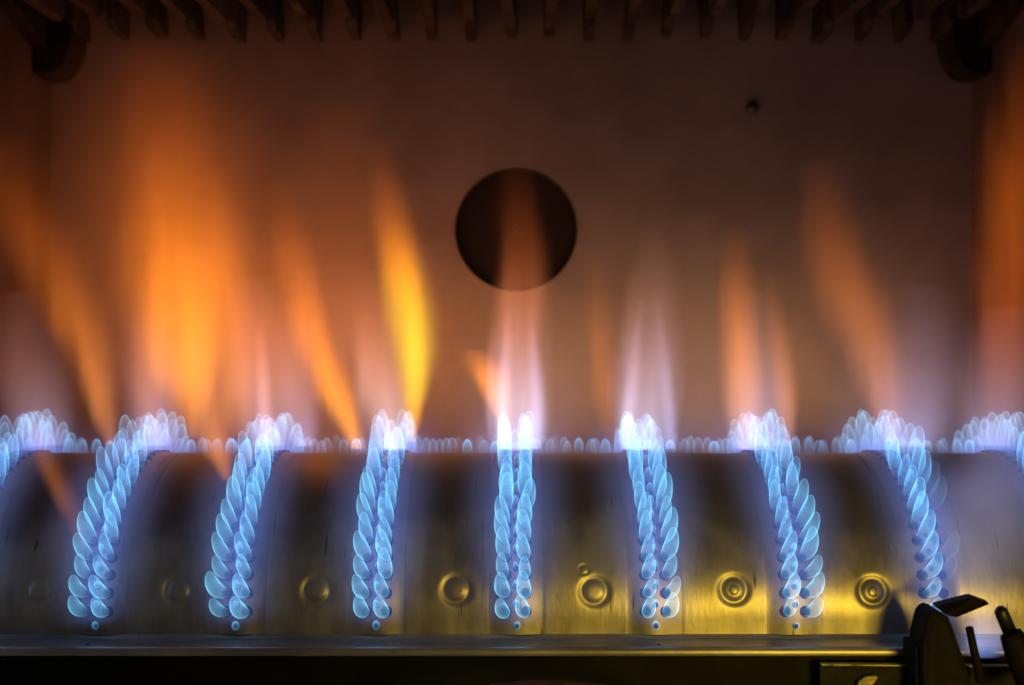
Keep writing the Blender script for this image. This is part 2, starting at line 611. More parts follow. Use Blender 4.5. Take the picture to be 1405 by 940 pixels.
for sg in (-1, 1):
    # rounded bracket hanging in each upper corner
    pts = [(sg * .2335, .05), (sg * .2335, -.022)]
    for k in range(9):
        a = math.radians(90 * k / 8)
        pts.append((sg * (.2335 - .006 - .013 * math.sin(a)), -.022 + .020 * (1 - math.cos(a))))
    pts.append((sg * .2145, .05))
    obj("corner_bracket", from_bm("corner_bracket", prism_bm(pts, 'y', fy(.618), fy(.640), 0.0008), M_BRACKET), hx_root)
    pts2 = [(fy(.47), .030), (fy(.616), -.010), (fy(.616), .08), (fy(.47), .08)]
    obj("side_rail", from_bm("side_rail", prism_bm(pts2, 'x', sg * .2265, sg * .2335, 0.0006), M_BRACKET), hx_root)

# ------------------------------------------------------------------ pilot, electrode, bracket
DP = 0.420


def plate_px(name, poly, d, thick, mat, parent, bevel=0.0006, origin=(0, 0, 0), skew=0.0):
    """A plate of real thickness whose outline is given where it stands, at distance d."""
    ps = [px(x, y, d) for x, y in poly]
    bm = prism_bm([(p.x - origin[0], p.z - origin[2]) for p in ps], 'y', CAM.y + d - origin[1], CAM.y + d + thick - origin[1], bevel)
    return obj(name, from_bm(name, bm, mat), parent)


po = px(1305, 960, DP)
pilot = empty("pilot_burner", po)
tag(pilot, "scorched black pilot burner with bent hood in front of the burner foot", "pilot burner")
plate_px("body", [(1268, 975), (1265, 915), (1266, 880), (1273, 848), (1284, 835), (1299, 845), (1306, 850), (1312, 870), (1322, 897), (1333, 930), (1338, 975)], DP, 0.016, M_PILOT, pilot, 0.0022, po)
# hood: folded strip, near edge and far edge at different heights
hp = [(1283, 833, .418), (1334, 820, .418), (1359, 829, .422), (1313, 848, .414), (1300, 845, .414)]
hv = [px(x, y, d) - po for x, y, d in hp]
up = Vector((0.0004, 0.0055, 0.0004))
bm = bmesh.new()
lo = [bm.verts.new(p) for p in hv]; hi = [bm.verts.new(p + up) for p in hv]
bm.faces.new(lo); bm.faces.new(hi[::-1])
for k in range(5):
    bm.faces.new((lo[k], lo[(k + 1) % 5], hi[(k + 1) % 5], hi[k]))
bmesh.ops.recalc_face_normals(bm, faces=bm.faces)
bmesh.ops.bevel(bm, geom=bm.edges[:], offset=0.0004, segments=2, affect='EDGES')
obj("hood", from_bm("hood", bm, M_PILOT), pilot)
a, b_ = px(1330, 861, DP + .006) - po, px(1345, 935, DP + .006) - po
obj("thermocouple_rod", tube_mesh("thermocouple_rod", [a + (a - b_).normalized() * .0003, a, b_], [.0008, .0013, .0015], M_PILOT), pilot)
a = px(1256, 886, DP + .004) - po
obj("foot_bracket", from_bm("foot_bracket", box_bm(a.x, a.x + .012, a.y, a.y + .014, a.z - .022, a.z, .0006), M_PILOT), pilot)

eo = px(1440, 960, 0.412)
el = empty("ignition_electrode", eo)
tag(el, "thick dark ignition electrode rod with rounded tip beside the pilot hood", "electrode")
e0, e1, e2 = px(1374, 840, .412) - eo, px(1386, 868, .412) - eo, px(1425, 945, .412) - eo
dirn = (e0 - e1).normalized()
obj("rod", tube_mesh("rod", [e0 + dirn * .0021, e0 + dirn * .0017, e0 + dirn * .0008, e0, e1], [.0003, .0013, .0020, .0022, .0023], M_ROD), el)
obj("insulator", tube_mesh("insulator", [e1, e1 + (e2 - e1) * .02, e1 + (e2 - e1) * .3, e2], [.0024, .0036, .0048, .0062], M_PILOT), el)

DB = 0.434
bo = px(1265, 960, DB)
br = empty("mounting_bracket", bo)
tag(br, "dark rectangular mounting plate with a thin brassy top edge under the pilot", "bracket")
plate_px("plate", [(1125, 913), (1480, 916), (1480, 1010), (1125, 1010)], DB, 0.003, M_PLATE, br, 0.0005, bo)
plate_px("edge_strip", [(1127, 911.4), (1478, 914.4), (1478, 916.6), (1127, 913.6)], DB - .0006, 0.0028, M_BRASS, br, 0.0001, bo)
plate_px("lug", [(1172, 952), (1178, 934), (1188, 928), (1202, 926), (1206, 930), (1198, 941), (1186, 952)], DB - .0022, 0.0018, M_BRASS, br, 0.0004, bo)

ao = px(750, 960, .40)
pts = []
for k in range(33):
    a = math.radians(-22 + 44 * k / 32)
    pts.append((px(750, 937, .40) - ao) + Vector((0.115 * math.sin(a), 0, -0.115 * (1 - math.cos(a)))))
rim = obj("red_rim", tube_mesh("red_rim", pts, [.0007] * 33, M_RIM, 12), None, ao)  # unidentified reddish rim, built as a thin bent tube
tag(rim, "thin dull red pipe arching up at the very bottom below the burner", "rim")


# ------------------------------------------------------------------ flames
def flame_mat(name, wall_col, wall_e, fill_col, fill_e):
    """Blue gas flame: a thin glowing reaction wall (even volume emission) with a faint glow at its faces."""
    m = bpy.data.materials.new(name)
    m.use_nodes = True
    nt = m.node_tree
    nt.nodes.clear()
    out = N(nt, 'ShaderNodeOutputMaterial')
    ev = N(nt, 'ShaderNodeEmission')
    ev.inputs[0].default_value = (*wall_col, 1); ev.inputs[1].default_value = wall_e
    nt.links.new(ev.outputs[0], out.inputs['Volume'])
    es = N(nt, 'ShaderNodeEmission')
    es.inputs[0].default_value = (*fill_col, 1); es.inputs[1].default_value = fill_e
    tr = N(nt, 'ShaderNodeBsdfTransparent')
    ad = N(nt, 'ShaderNodeAddShader')
    nt.links.new(tr.outputs[0], ad.inputs[0]); nt.links.new(es.outputs[0], ad.inputs[1])
    nt.links.new(ad.outputs[0], out.inputs['Surface'])
    m.cycles.emission_sampling = 'NONE'
    return m


F_LOW = flame_mat("flame_cyan", (0.15, 0.58, 0.86), 580, (0.02, 0.24, 0.40), 0.002)
F_MID = flame_mat("flame_blue", (0.14, 0.50, 0.95), 500, (0.02, 0.22, 0.44), 0.002)
F_TOP = flame_mat("flame_pale", (0.26, 0.60, 0.95), 235, (0.05, 0.22, 0.44), 0.002)
F_DIM = flame_mat("flame_dim", (0.16, 0.44, 0.80), 210, (0.03, 0.16, 0.32), 0.010)
F_GHOST = flame_mat("flame_ghost", (0.17, 0.42, 0.58), 110, (0.03, 0.16, 0.20), 0.008)


def flamelet_mesh(name, n, splay, L, R, th, mat, S=16, K=15, mid=False):
    """Hollow tongue: leaves the port along n, is bent upwards by buoyancy and closes in a round tip."""
    up = Vector((0, 0, 1))
    d0 = (Vector(n) + Vector((splay, 0, 0))).normalized()
    P0 = Vector((0, 0, 0)); P1 = d0 * L * 0.50; P2 = d0 * L * 0.54 + up * L * 0.52
    def axis(t):
        return (1 - t) ** 2 * P0 + 2 * t * (1 - t) * P1 + t * t * P2
    def tan(t):
        return (2 * (1 - t) * (P1 - P0) + 2 * t * (P2 - P1)).normalized()
    def rad(t):
        return R * (0.50 + 0.50 * math.sin(min(1, t / .5) * math.pi / 2)) * max(0.0, 1 - t ** 3.6) ** 0.5
    xr = Vector((1, 0, 0))
    verts, faces = [], []
    def shell(off, t1, flip):
        base = len(verts)
        for i in range(K):
            t = t1 * (1 - (1 - i / (K - 1)) ** 1.35)
            tg = tan(min(t, .999)); w = tg.cross(xr).normalized(); u = w.cross(tg).normalized()
            r = max(rad(t / t1 if flip else t) - off * ((0.16 + 0.94 * math.sin(min(1.0, t / t1 / 0.62) * math.pi / 2) ** 2 * (1.0 if t / t1 < .62 else 1 - .75 * ((t / t1 - .62) / .38))) if mid else (0.14 + 0.95 * (t / t1) ** 1.3)), 0.00002)
            c = axis(t)
            for k in range(S):
                a = 2 * math.pi * k / S
                verts.append(c + r * (math.cos(a) * u + math.sin(a) * w))
        for i in range(K - 1):
            for k in range(S):
                q = (base + i * S + k, base + i * S + (k + 1) % S, base + (i + 1) * S + (k + 1) % S, base + (i + 1) * S + k)
                faces.append(q[::-1] if flip else q)
        cap = tuple(base + (K - 1) * S + k for k in range(S))
        faces.append(cap[::-1] if flip else cap)
        return base
    b0 = shell(0.0, 1.0, False)
    b1 = shell(th, 1 - (0.45 if mid else 1.2) * th / L, True)
    for k in range(S):
        faces.append((b0 + (k + 1) % S, b0 + k, b1 + k, b1 + (k + 1) % S))
    me = mesh_from(name, verts, faces, mat)
    bm = bmesh.new(); bm.from_mesh(me)
    bmesh.ops.remove_doubles(bm, verts=bm.verts, dist=0.000015)
    bmesh.ops.recalc_face_normals(bm, faces=bm.faces)
    bm.to_mesh(me); bm.free()
    return me


N_FL = 21
FL = {}
for k in range(N_FL):
    s = ROWS[k]
    y, z, ny, nz = arch(s)
    el_ = max(0.0, nz)
    L = 0.0138 + 0.0006 * el_ ** 2
    if k < 1: L *= 0.9
    mat = F_LOW if k < 8 else (F_MID if k < 11 else F_TOP)
    for sg in (-1, 1):
        for cls in (-2, -1, 1, 2):   # rows left and right of the middle lean outwards from it
            lean = (0.5 if abs(cls) == 1 else 1.0) * max(0.0, 1 - k / 7)
            cs = 1 if cls > 0 else -1
            sp_ = cs * ((0.22 + 0.48 * lean) if sg == cs else (0.04 + 0.28 * lean)) if nz < .7 else .12 * sg
            FL[(k, sg, cls)] = flamelet_mesh("flamelet", (0, ny, nz), sp_, L, 0.0026 if k < 10 else 0.0028, 0.00023, mat, mid=(k < 11))
    g_ = max(0.0, min(1.0, (k - 7) / 5))
    FL[(k, 0)] = flamelet_mesh("small_flamelet", (0, *arch(s + ROW * .36)[2:]), 0.0, 0.0042 + .0075 * g_, 0.0011 + .0013 * g_, 0.00024, F_MID if k < 9 else F_TOP, 10, 10)
FL["tip"] = flamelet_mesh("small_flamelet", (0, -1, 0), 0.0, 0.0046, 0.0014, 0.00025, F_MID, 12, 9)
FLD = {}
for k in range(8):
    me = FL[(k, 1, 1)].copy(); me.materials.clear(); me.materials.append(F_GHOST); FLD[(k, 1)] = me
    me = FL[(k, -1, 1)].copy(); me.materials.clear(); me.materials.append(F_DIM); FLD[(k, -1)] = me

names = {-4: "row of blue flames cut off at the far left end of the burner",
         -3: "curved row of blue flames on the first full strip from the left",
         -2: "curved row of blue flames on the second full strip from the left",
         -1: "row of blue flames with white-hot top just left of centre, under the yellow plume",
         0: "straight central row of blue flames below the round dark opening",
         1: "row of blue flames with pale top just right of the central row",
         2: "second row of blue flames to the right of the central row",
         3: "patchy row of blue flames with bare dark ports, behind the pilot hood",
         4: "row of blue flames cut off at the far right end of the burner"}


def halo_mat():
    m = bpy.data.materials.new("flame_mantle")
    m.use_nodes = True
    nt = m.node_tree; nt.nodes.clear(); L = nt.links.new
    out = N(nt, 'ShaderNodeOutputMaterial')
    tc = N(nt, 'ShaderNodeTexCoord')
    sp = N(nt, 'ShaderNodeSeparateXYZ'); L(tc.outputs['Object'], sp.inputs[0])
    def mth(op, a, b=None, clamp=False):
        n = N(nt, 'ShaderNodeMath', operation=op); n.use_clamp = clamp
        for i, q in enumerate((a, b)):
            if q is None: continue
            if isinstance(q, (int, float)): n.inputs[i].default_value = q
            else: L(q, n.inputs[i])
        return n.outputs[0]
    x, y, z = sp.outputs
    yy = mth('DIVIDE', mth('SUBTRACT', y, A_R), A_R)
    zz = mth('DIVIDE', z, B_R)
    rho = mth('SQRT', mth('ADD', mth('MULTIPLY', yy, yy), mth('MULTIPLY', zz, zz)))
    h = mth('MAXIMUM', mth('MULTIPLY', mth('SUBTRACT', rho, 1.0), 0.058), 0.0)
    zc = mth('MAXIMUM', z, 0.0)
    # inner blue mantle hugging the flamelets
    def gauss(q, w):
        r = mth('DIVIDE', q, w)
        return mth('EXPONENT', mth('MULTIPLY', mth('MULTIPLY', r, r), -1.0))
    gi = mth('MULTIPLY', gauss(x, 0.0075), gauss(h, 0.0080))
    foot = mth('SMOOTH_MIN', mth('DIVIDE', mth('ADD', z, 0.004), 0.010, ), 1.0)
    foot = mth('MAXIMUM', foot, 0.0)
    wo = mth('ADD', mth('MULTIPLY', zc, 0.22), 0.0065)
    go = mth('MULTIPLY', gauss(x, wo), gauss(h, 0.012))
    edge = mth('MULTIPLY', mth('SUBTRACT', 1.0, mth('DIVIDE', mth('ABSOLUTE', x), 0.0235)), 3.0, True)
    top = mth('MULTIPLY', mth('SUBTRACT', 1.0, mth('DIVIDE', h, 0.0235)), 4.0, True)
    lim = mth('MULTIPLY', mth('MULTIPLY', edge, top), foot)
    zq = mth('MINIMUM', zz, 1.0)
    lim = mth('MULTIPLY', lim, mth('SUBTRACT', 1.15, mth('MULTIPLY', mth('MULTIPLY', zq, zq), 0.70)))
    e1 = N(nt, 'ShaderNodeEmission'); e1.inputs[0].default_value = (0.06, 0.19, 0.92, 1)
    z6 = mth('POWER', mth('MAXIMUM', zq, 0.0), 6.0)
    gz = mth('MULTIPLY', mth('ADD', mth('MULTIPLY', zq, 1.25), 0.30), mth('SUBTRACT', 1.0, mth('MULTIPLY', z6, 0.5)))
    L(mth('MULTIPLY', mth('MULTIPLY', mth('MULTIPLY', gi, lim), gz), 42.0), e1.inputs[1])
    e2 = N(nt, 'ShaderNodeEmission'); e2.inputs[0].default_value = (0.13, 0.155, 0.36, 1)
    gz2 = mth('MULTIPLY', mth('ADD', mth('MULTIPLY', zq, 0.9), 0.5), mth('SUBTRACT', 1.0, mth('MULTIPLY', z6, 0.6)))
    L(mth('MULTIPLY', mth('MULTIPLY', mth('MULTIPLY', go, lim), gz2), 40.0), e2.inputs[1])
    ad = N(nt, 'ShaderNodeAddShader'); L(e1.outputs[0], ad.inputs[0]); L(e2.outputs[0], ad.inputs[1])
    L(ad.outputs[0], out.inputs['Volume'])
    m.cycles.volume_step_rate = 2.0
    return m


M_HALO = halo_mat()


def halo_mesh():
    verts, faces = [], []
    n = 40
    W, H = 0.0240, 0.0240
    hs = [0.0012, H]
    for i in range(n + 1):
        s = 0.0 + (ARC * .72) * i / n
        for h in hs:
            y, z, _, _ = arch(s, h)
            for xx in (-W, W):
                verts.append((xx, y, z))
    faces.append((0, 1, 3, 2))
    for i in range(n):
        a = i * 4; b = a + 4
        for p, q in ((0, 1), (1, 3), (3, 2), (2, 0)):
            faces.append((a + p, a + q, b + q, b + p))
    a = n * 4
    faces.append((a, a + 2, a + 3, a + 1))
    me = mesh_from("mantle", verts, faces, M_HALO, False)
    bm = bmesh.new(); bm.from_mesh(me); bmesh.ops.recalc_face_normals(bm, faces=bm.faces); bm.to_mesh(me); bm.free()
    return me


ME_HALO = halo_mesh()
rnd = random.Random(11)
for i in IDX:
    fr = empty("flame_row", (X0 + PITCH * i, 0, 0))
    tag(fr, names[i], "flame", "rows of blue flames over the port strips")
    def put(nm, me, s, u, sc=1.0):
        y, z, ny, nz = arch(s, strip_h(u) + 0.0006)
        o = obj(nm, me, fr, (u + rnd.uniform(-.00015, .00015), y, z))
        o.rotation_euler = (math.radians(rnd.uniform(-4, 4)), math.radians(rnd.uniform(-7, 7)), math.radians(rnd.uniform(-7, 7)))
        k = sc * rnd.uniform(0.86, 1.12)
        o.scale = (k * rnd.uniform(.95, 1.05), k, k * rnd.uniform(.94, 1.08))
        return o
    for k in range(N_FL):
        for sg in (-1, 1):
            me = FL[(k, sg, (1 if i > 0 else -1) * (2 if abs(i) > 1 else 1))]
            if i == 3 and sg == 1 and k < 8:
                if k in (0, 1, 4, 5): continue
                me = FLD[(k, 1)]
            o = put("flamelet", me, ROWS[k], sg * PU)
            if i == 3 and sg < 0 and k < 9: o.rotation_euler.z += math.radians(18)
        if not (i == 3 and k < 6) and not k > 11:
            put("small_flamelet", FL[(k, 0)], ROWS[k] + ROW * .36, 0)
    put("small_flamelet", FL["tip"], -0.0021, 0)
    obj("mantle", ME_HALO, fr)

# carry-over flames along the back of the arch
co = empty("carryover_flames", (0, 0.088, 0.05))
tag(co, "long line of tiny blue flames along the far side of the burner crest", "flame")
ME_CO = [flamelet_mesh("flamelet", (0, 0.15, 1), 0.0, L, 0.0022, 0.00028, mt, 12, 12) for L, mt in ((0.0070, F_DIM), (0.0078, F_GHOST), (0.0066, F_MID), (0.0074, F_DIM))]
for layer in (0, 1):
    x = -0.205 + 0.003 * layer
    while x < 0.205:
        off = abs(((x - X0 + PITCH / 2) % PITCH) - PITCH / 2)
        if off > 0.005:
            yy = 0.083 + 0.008 * layer
            t = math.acos(1 - yy / A_R)
            pick = rnd.choice((0, 2, 3, 0)) if layer == 0 else rnd.choice((1, 3, 0))
            o = obj("flamelet", ME_CO[pick], co, (x + rnd.uniform(-.0008, .0008), yy - 0.088, B_R * math.sin(t) - 0.05))
            o.scale = (rnd.uniform(.9, 1.15), 1, rnd.uniform(.9, 1.08) * (1.0 if layer == 0 else 1.3))
        x += rnd.uniform(0.0050, 0.0064)


# ------------------------------------------------------------------ tall plumes
STEP = 3.0


def plume(name, label, pts, d, cols, I, ky=1.3, p=2.7, hollow=0.0, surf=True, noise=0.95, kind=None, cat="flame", group=None, seed=0, wide=1.5, parent=None):
    """A tongue of burning gas: soft emission round a bent centre line.
    pts: (x, y, half width) along it from the foot up; cols: (t, rgb) along it; I: radiance through the middle."""
    sc = d / 1738.0
    base = px(pts[0][0], pts[0][1], d)
    top = px(pts[-1][0], pts[-1][1], d)
    H = top.z - base.z
    ts = [(px(a, b, d).z - base.z) / H for a, b, w in pts]
    xs = [px(a, b, d).x - base.x for a, b, w in pts]
    ws = [w * sc * wide for a, b, w in pts]
    xmin, xmax = min(xs) - 1e-5, max(xs) + 1e-5
    wmax = max(ws)
    m = bpy.data.materials.new(name)
    m.use_nodes = True
    nt = m.node_tree; nt.nodes.clear(); L = nt.links.new
    out = N(nt, 'ShaderNodeOutputMaterial')
    tc = N(nt, 'ShaderNodeTexCoord')
    sp = N(nt, 'ShaderNodeSeparateXYZ'); L(tc.outputs['Object'], sp.inputs[0])
    def mth(op, a, b=None, clamp=False):
        n = N(nt, 'ShaderNodeMath', operation=op); n.use_clamp = clamp
        for i, q in enumerate((a, b)):
            if q is None: continue
            if isinstance(q, (int, float)): n.inputs[i].default_value = q
            else: L(q, n.inputs[i])
        return n.outputs[0]
    def curve(vals):
        c = N(nt, 'ShaderNodeFloatCurve')
        cv = c.mapping.curves[0]
        while len(cv.points) > 2: cv.points.remove(cv.points[1])
        cv.points[0].location = (ts[0], vals[0]); cv.points[1].location = (ts[-1], vals[-1])
        for t_, v_ in list(zip(ts, vals))[1:-1]:
            cv.points.new(t_, v_)
        c.mapping.update(); c.mapping.initialize()
        return c
    z = mth('DIVIDE', sp.outputs[2], H)
    cx = curve([(a - xmin) / (xmax - xmin) for a in xs])
    cw = curve([w / wmax for w in ws])
    L(z, cx.inputs['Value']); L(z, cw.inputs['Value'])
    xc = mth('ADD', mth('MULTIPLY', cx.outputs[0], xmax - xmin), xmin)
    w = mth('MULTIPLY', mth('MAXIMUM', cw.outputs[0], 0.01), wmax)
    xx = mth('SUBTRACT', sp.outputs[0], xc)
    if noise > 0:
        # turbulent wander of the edge
        mp = N(nt, 'ShaderNodeMapping'); mp.inputs['Scale'].default_value = (1, 1, 0.17); mp.inputs['Location'].default_value = (seed * 1.37, seed * .71, 0)
        L(tc.outputs['Object'], mp.inputs['Vector'])
        nz = N(nt, 'ShaderNodeTexNoise'); nz.inputs['Scale'].default_value = 105; nz.inputs['Detail'].default_value = 2.0
        L(mp.outputs[0], nz.inputs['Vector'])
        nn = mth('SUBTRACT', nz.outputs['Fac'], 0.5)
        xx = mth('ADD', xx, mth('MULTIPLY', mth('MULTIPLY', nn, w), noise * 1.2))
    rx = mth('DIVIDE', xx, w)
    ry = mth('DIVIDE', sp.outputs[1], mth('MULTIPLY', w, ky))
    r2 = mth('ADD', mth('MULTIPLY', rx, rx), mth('MULTIPLY', ry, ry))
    f = mth('POWER', mth('MAXIMUM', mth('SUBTRACT', 1.0, r2), 0.0), p)
    if hollow > 0:
        f = mth('MULTIPLY', f, mth('ADD', mth('MULTIPLY', r2, 3.2 * hollow), 1.0 - 0.8 * hollow))
    if noise > 0:
        f = mth('MULTIPLY', f, mth('ADD', mth('MULTIPLY', nn, noise * 1.6), 1.0))
    f = mth('DIVIDE', f, mth('MULTIPLY', w, ky * 0.97))
    cr = ramp(nt, cols, 'B_SPLINE' if len(cols) > 3 else 'EASE')
    L(z, cr.inputs[0])
    em = N(nt, 'ShaderNodeEmission')
    L(cr.outputs[0], em.inputs[0]); L(mth('MULTIPLY', f, I), em.inputs[1])
    L(em.outputs[0], out.inputs['Volume'])
    if surf:
        tr = N(nt, 'ShaderNodeBsdfTransparent'); es = N(nt, 'ShaderNodeEmission'); ad = N(nt, 'ShaderNodeAddShader')
        es.inputs[0].default_value = (1, .5, .2, 1); es.inputs[1].default_value = 0.0004
        L(tr.outputs[0], ad.inputs[0]); L(es.outputs[0], ad.inputs[1]); L(ad.outputs[0], out.inputs['Surface'])
    m.cycles.emission_sampling = 'NONE'
    m.cycles.volume_step_rate = STEP
    # body of the tongue
    K, S = 22, 16
    verts, faces = [], []
    cx.mapping.initialize(); cw.mapping.initialize()
    for i in range(K):
        t = i / (K - 1)
        xc_ = xmin + (xmax - xmin) * cx.mapping.evaluate(cx.mapping.curves[0], t)
        w_ = wmax * max(0.01, cw.mapping.evaluate(cw.mapping.curves[0], t)) * 1.03
        for k in range(S):
            a = 2 * math.pi * k / S
            verts.append((xc_ + w_ * math.cos(a), w_ * ky * math.sin(a), t * H))
    for i in range(K - 1):
        for k in range(S):
            faces.append((i * S + k, i * S + (k + 1) % S, (i + 1) * S + (k + 1) % S, (i + 1) * S + k))
    faces.append(tuple(range(S))[::-1]); faces.append(tuple(range((K - 1) * S, K * S)))
    me = mesh_from(name, verts, faces, m)
    bm = bmesh.new(); bm.from_mesh(me); bmesh.ops.recalc_face_normals(bm, faces=bm.faces); bm.to_mesh(me); bm.free()
    if parent is not None:
        return obj(name, me, parent, base - parent.location)
    o = obj(name, me, None, base)
    tag(o, label, cat if not kind else None, group, kind)
    return o


OR, DO, YE = (1.0, 0.27, 0.012), (0.62, 0.10, 0.006), (1.0, 0.55, 0.015)
PK, LV, BL = (0.80, 0.34, 0.30), (0.42, 0.36, 0.72), (0.16, 0.24, 0.80)
Z = (0, 0, 0)
G = "tall soft flame tongues above the burner"


def mul(c, k): return tuple(a * k for a in c)



def P(name, label, pts, d, stops, I=1.0, **kw):
    """stops are (height in photo pixels, rgb): turned into fractions of the plume's own height."""
    y0, y1 = pts[0][1], pts[-1][1]
    cols = sorted(((min(1.0, max(0.0, (y0 - y) / (y0 - y1))), c) for y, c in stops), key=lambda q: q[0])
    return plume(name, label, pts, d, cols, I, group=(None if kw.get("kind") else G), **kw)


OF, PF, LF = "orange_flame", "pink_flame", "lilac_flame"
P("yellow_flame", "bright yellow flame tongue left of the round opening",
  [(564, 606, 6), (565, 570, 14), (567, 510, 26), (563, 440, 32), (553, 370, 31), (538, 290, 28), (522, 200, 14)], .535,
  [(606, (.35, .14, .02)), (580, (.9, .34, .015)), (545, (1.3, .60, .02)), (490, (1.4, .74, .02)), (440, (1.3, .62, .01)), (395, (1.1, .46, .004)), (350, (.72, .20, .004)), (305, (.25, .05, .003)), (250, (.06, .012, 0)), (200, Z)], 1.0, seed=1, noise=.45)
P(OF, "broad tall orange flame at the left, the largest plume",
  [(264, 600, 11), (259, 545, 30), (258, 490, 50), (258, 420, 64), (254, 340, 72), (244, 240, 72), (228, 130, 66), (216, 50, 44)], .52,
  [(600, (.1, .03, .005)), (560, (.50, .16, .012)), (520, (.95, .31, .010)), (460, (.98, .30, .006)), (400, (.82, .22, .004)), (340, (.54, .125, .003)), (270, (.26, .05, .002)), (190, (.11, .018, .001)), (110, (.03, .004, 0)), (50, Z)], 1.0, seed=2)
P(OF, "orange flame leaning left from a narrow foot at the far left",
  [(150, 610, 8), (142, 575, 16), (124, 500, 27), (96, 420, 40), (60, 345, 50), (22, 270, 52), (-10, 180, 34)], .51,
  [(610, (.25, .09, .04)), (570, (.46, .15, .04)), (500, (.48, .13, .015)), (430, (.34, .08, .006)), (350, (.20, .038, .003)), (270, (.09, .014, 0)), (180, Z)], 1.0, seed=3)
P(OF, "slanting orange flame between the second row and the yellow plume",
  [(492, 616, 10), (478, 580, 19), (452, 515, 25), (428, 450, 28), (410, 385, 29), (398, 320, 26), (388, 250, 14)], .52,
  [(616, (.4, .14, .02)), (580, (1.0, .34, .012)), (540, (.95, .28, .010)), (490, (.72, .19, .010)), (430, (.52, .125, .010)), (370, (.26, .055, .004)), (310, (.08, .015, 0)), (250, Z)], 1.0, seed=4)
P(OF, "small wedge of orange flame touching the central plume",
  [(700, 596, 5), (688, 562, 13), (675, 528, 21), (664, 502, 24), (652, 480, 12)], .54,
  [(596, (.05, .02, .01)), (565, (.45, .13, .02)), (530, (.75, .22, .02)), (508, (.62, .17, .015)), (480, Z)], 1.0, p=2.0, seed=5)
P(PF, "pale pink flame rising from the central row over the round opening",
  [(711, 616, 18), (711, 570, 34), (712, 510, 34), (713, 440, 33), (714, 370, 32), (712, 300, 27), (708, 220, 14)], .53,
  [(616, (.40, .42, .62)), (585, (.80, .70, .92)), (540, (.72, .50, .62)), (490, (.50, .24, .23)), (440, (.52, .16, .085)), (390, (.40, .10, .030)), (340, (.20, .040, .008)), (280, (.06, .010, .001)), (220, Z)], 1.0, hollow=.72, seed=6)
P(PF, "pale lilac flame over the row right of the centre",
  [(882, 616, 18), (884, 570, 34), (888, 510, 36), (892, 450, 33), (895, 390, 28), (898, 310, 14)], .53,
  [(616, (.35, .38, .58)), (585, (.60, .54, .80)), (540, (.50, .38, .54)), (490, (.36, .22, .26)), (440, (.21, .105, .10)), (380, (.07, .03, .02)), (310, Z)], 1.0, hollow=.85, seed=7)
P(OF, "upright orange flame over the row by the gilded boss",
  [(1024, 616, 12), (1022, 575, 22), (1019, 510, 25), (1015, 450, 25), (1012, 390, 22), (1008, 310, 12)], .53,
  [(616, (.4, .35, .55)), (580, (.50, .26, .24)), (530, (.58, .20, .075)), (470, (.54, .15, .03)), (420, (.34, .08, .008)), (370, (.12, .024, .001)), (310, Z)], 1.0, hollow=.2, seed=8)
P(OF, "thin orange streak of flame beside the upright orange one",
  [(1081, 612, 6), (1079, 575, 13), (1073, 515, 16), (1066, 455, 16), (1058, 380, 10)], .53,
  [(612, (.2, .1, .08)), (575, (.42, .14, .05)), (520, (.32, .09, .02)), (460, (.12, .025, .003)), (380, Z)], 1.0, seed=9)
P(OF, "broad dull orange flame leaning left at the right side",
  [(1222, 606, 12), (1216, 560, 26), (1204, 505, 36), (1180, 440, 44), (1154, 370, 46), (1135, 300, 40), (1122, 220, 20)], .53,
  [(606, (.25, .14, .2)), (560, (.34, .14, .12)), (505, (.36, .115, .05)), (440, (.34, .085, .012)), (380, (.24, .055, .004)), (310, (.09, .018, .001)), (220, Z)], 1.0, seed=10)
P(OF, "faint narrow orange flame midway right of the central row",
  [(838, 604, 8), (833, 560, 17), (827, 495, 21), (820, 430, 20), (815, 350, 10)], .55,
  [(604, Z), (560, (.20, .055, .012)), (500, (.20, .045, .006)), (430, (.09, .018, 0)), (350, Z)], 1.0, seed=11)
P(PF, "peach coloured flame over the row left of the centre",
  [(540, 616, 18), (532, 575, 32), (520, 515, 38), (510, 450, 38), (504, 370, 22)], .53,
  [(616, (.5, .48, .64)), (580, (.62, .42, .44)), (530, (.52, .27, .22)), (480, (.30, .12, .07)), (430, (.12, .035, .015)), (370, Z)], 1.0, hollow=.15, seed=12)
P(OF, "deep red-orange glow along the right side wall",  # soft emissive volume in red-orange, close to the side wall
  [(1376, 580, 20), (1382, 480, 42), (1389, 380, 48), (1396, 280, 46), (1404, 180, 40), (1410, 60, 24)], .575,
  [(580, Z), (500, (.13, .026, .004)), (420, (.25, .04, .002)), (330, (.32, .058, .002)), (230, (.23, .04, .001)), (140, (.08, .013, 0)), (60, Z)], 1.0, seed=13)
P(OF, "orange lick of flame hanging over the crest below the broad plume",
  [(312, 668, 3), (306, 640, 11), (296, 605, 21), (286, 555, 34), (280, 490, 42), (277, 420, 30)], .487,
  [(668, (.1, .03, .01)), (640, (.45, .13, .02)), (600, (.46, .15, .04)), (550, (.36, .12, .04)), (490, (.20, .06, .01)), (420, Z)], 1.0, seed=25)
P(OF, "dull orange lick of flame along the left edge of the broad plume",
  [(208, 598, 10), (207, 540, 22), (210, 460, 30), (214, 370, 34), (216, 280, 30), (212, 180, 18)], .535,
  [(598, (.05, .03, .03)), (540, (.22, .07, .02)), (460, (.24, .056, .005)), (370, (.22, .045, .002)), (280, (.11, .02, .001)), (180, Z)], 1.0, seed=51)
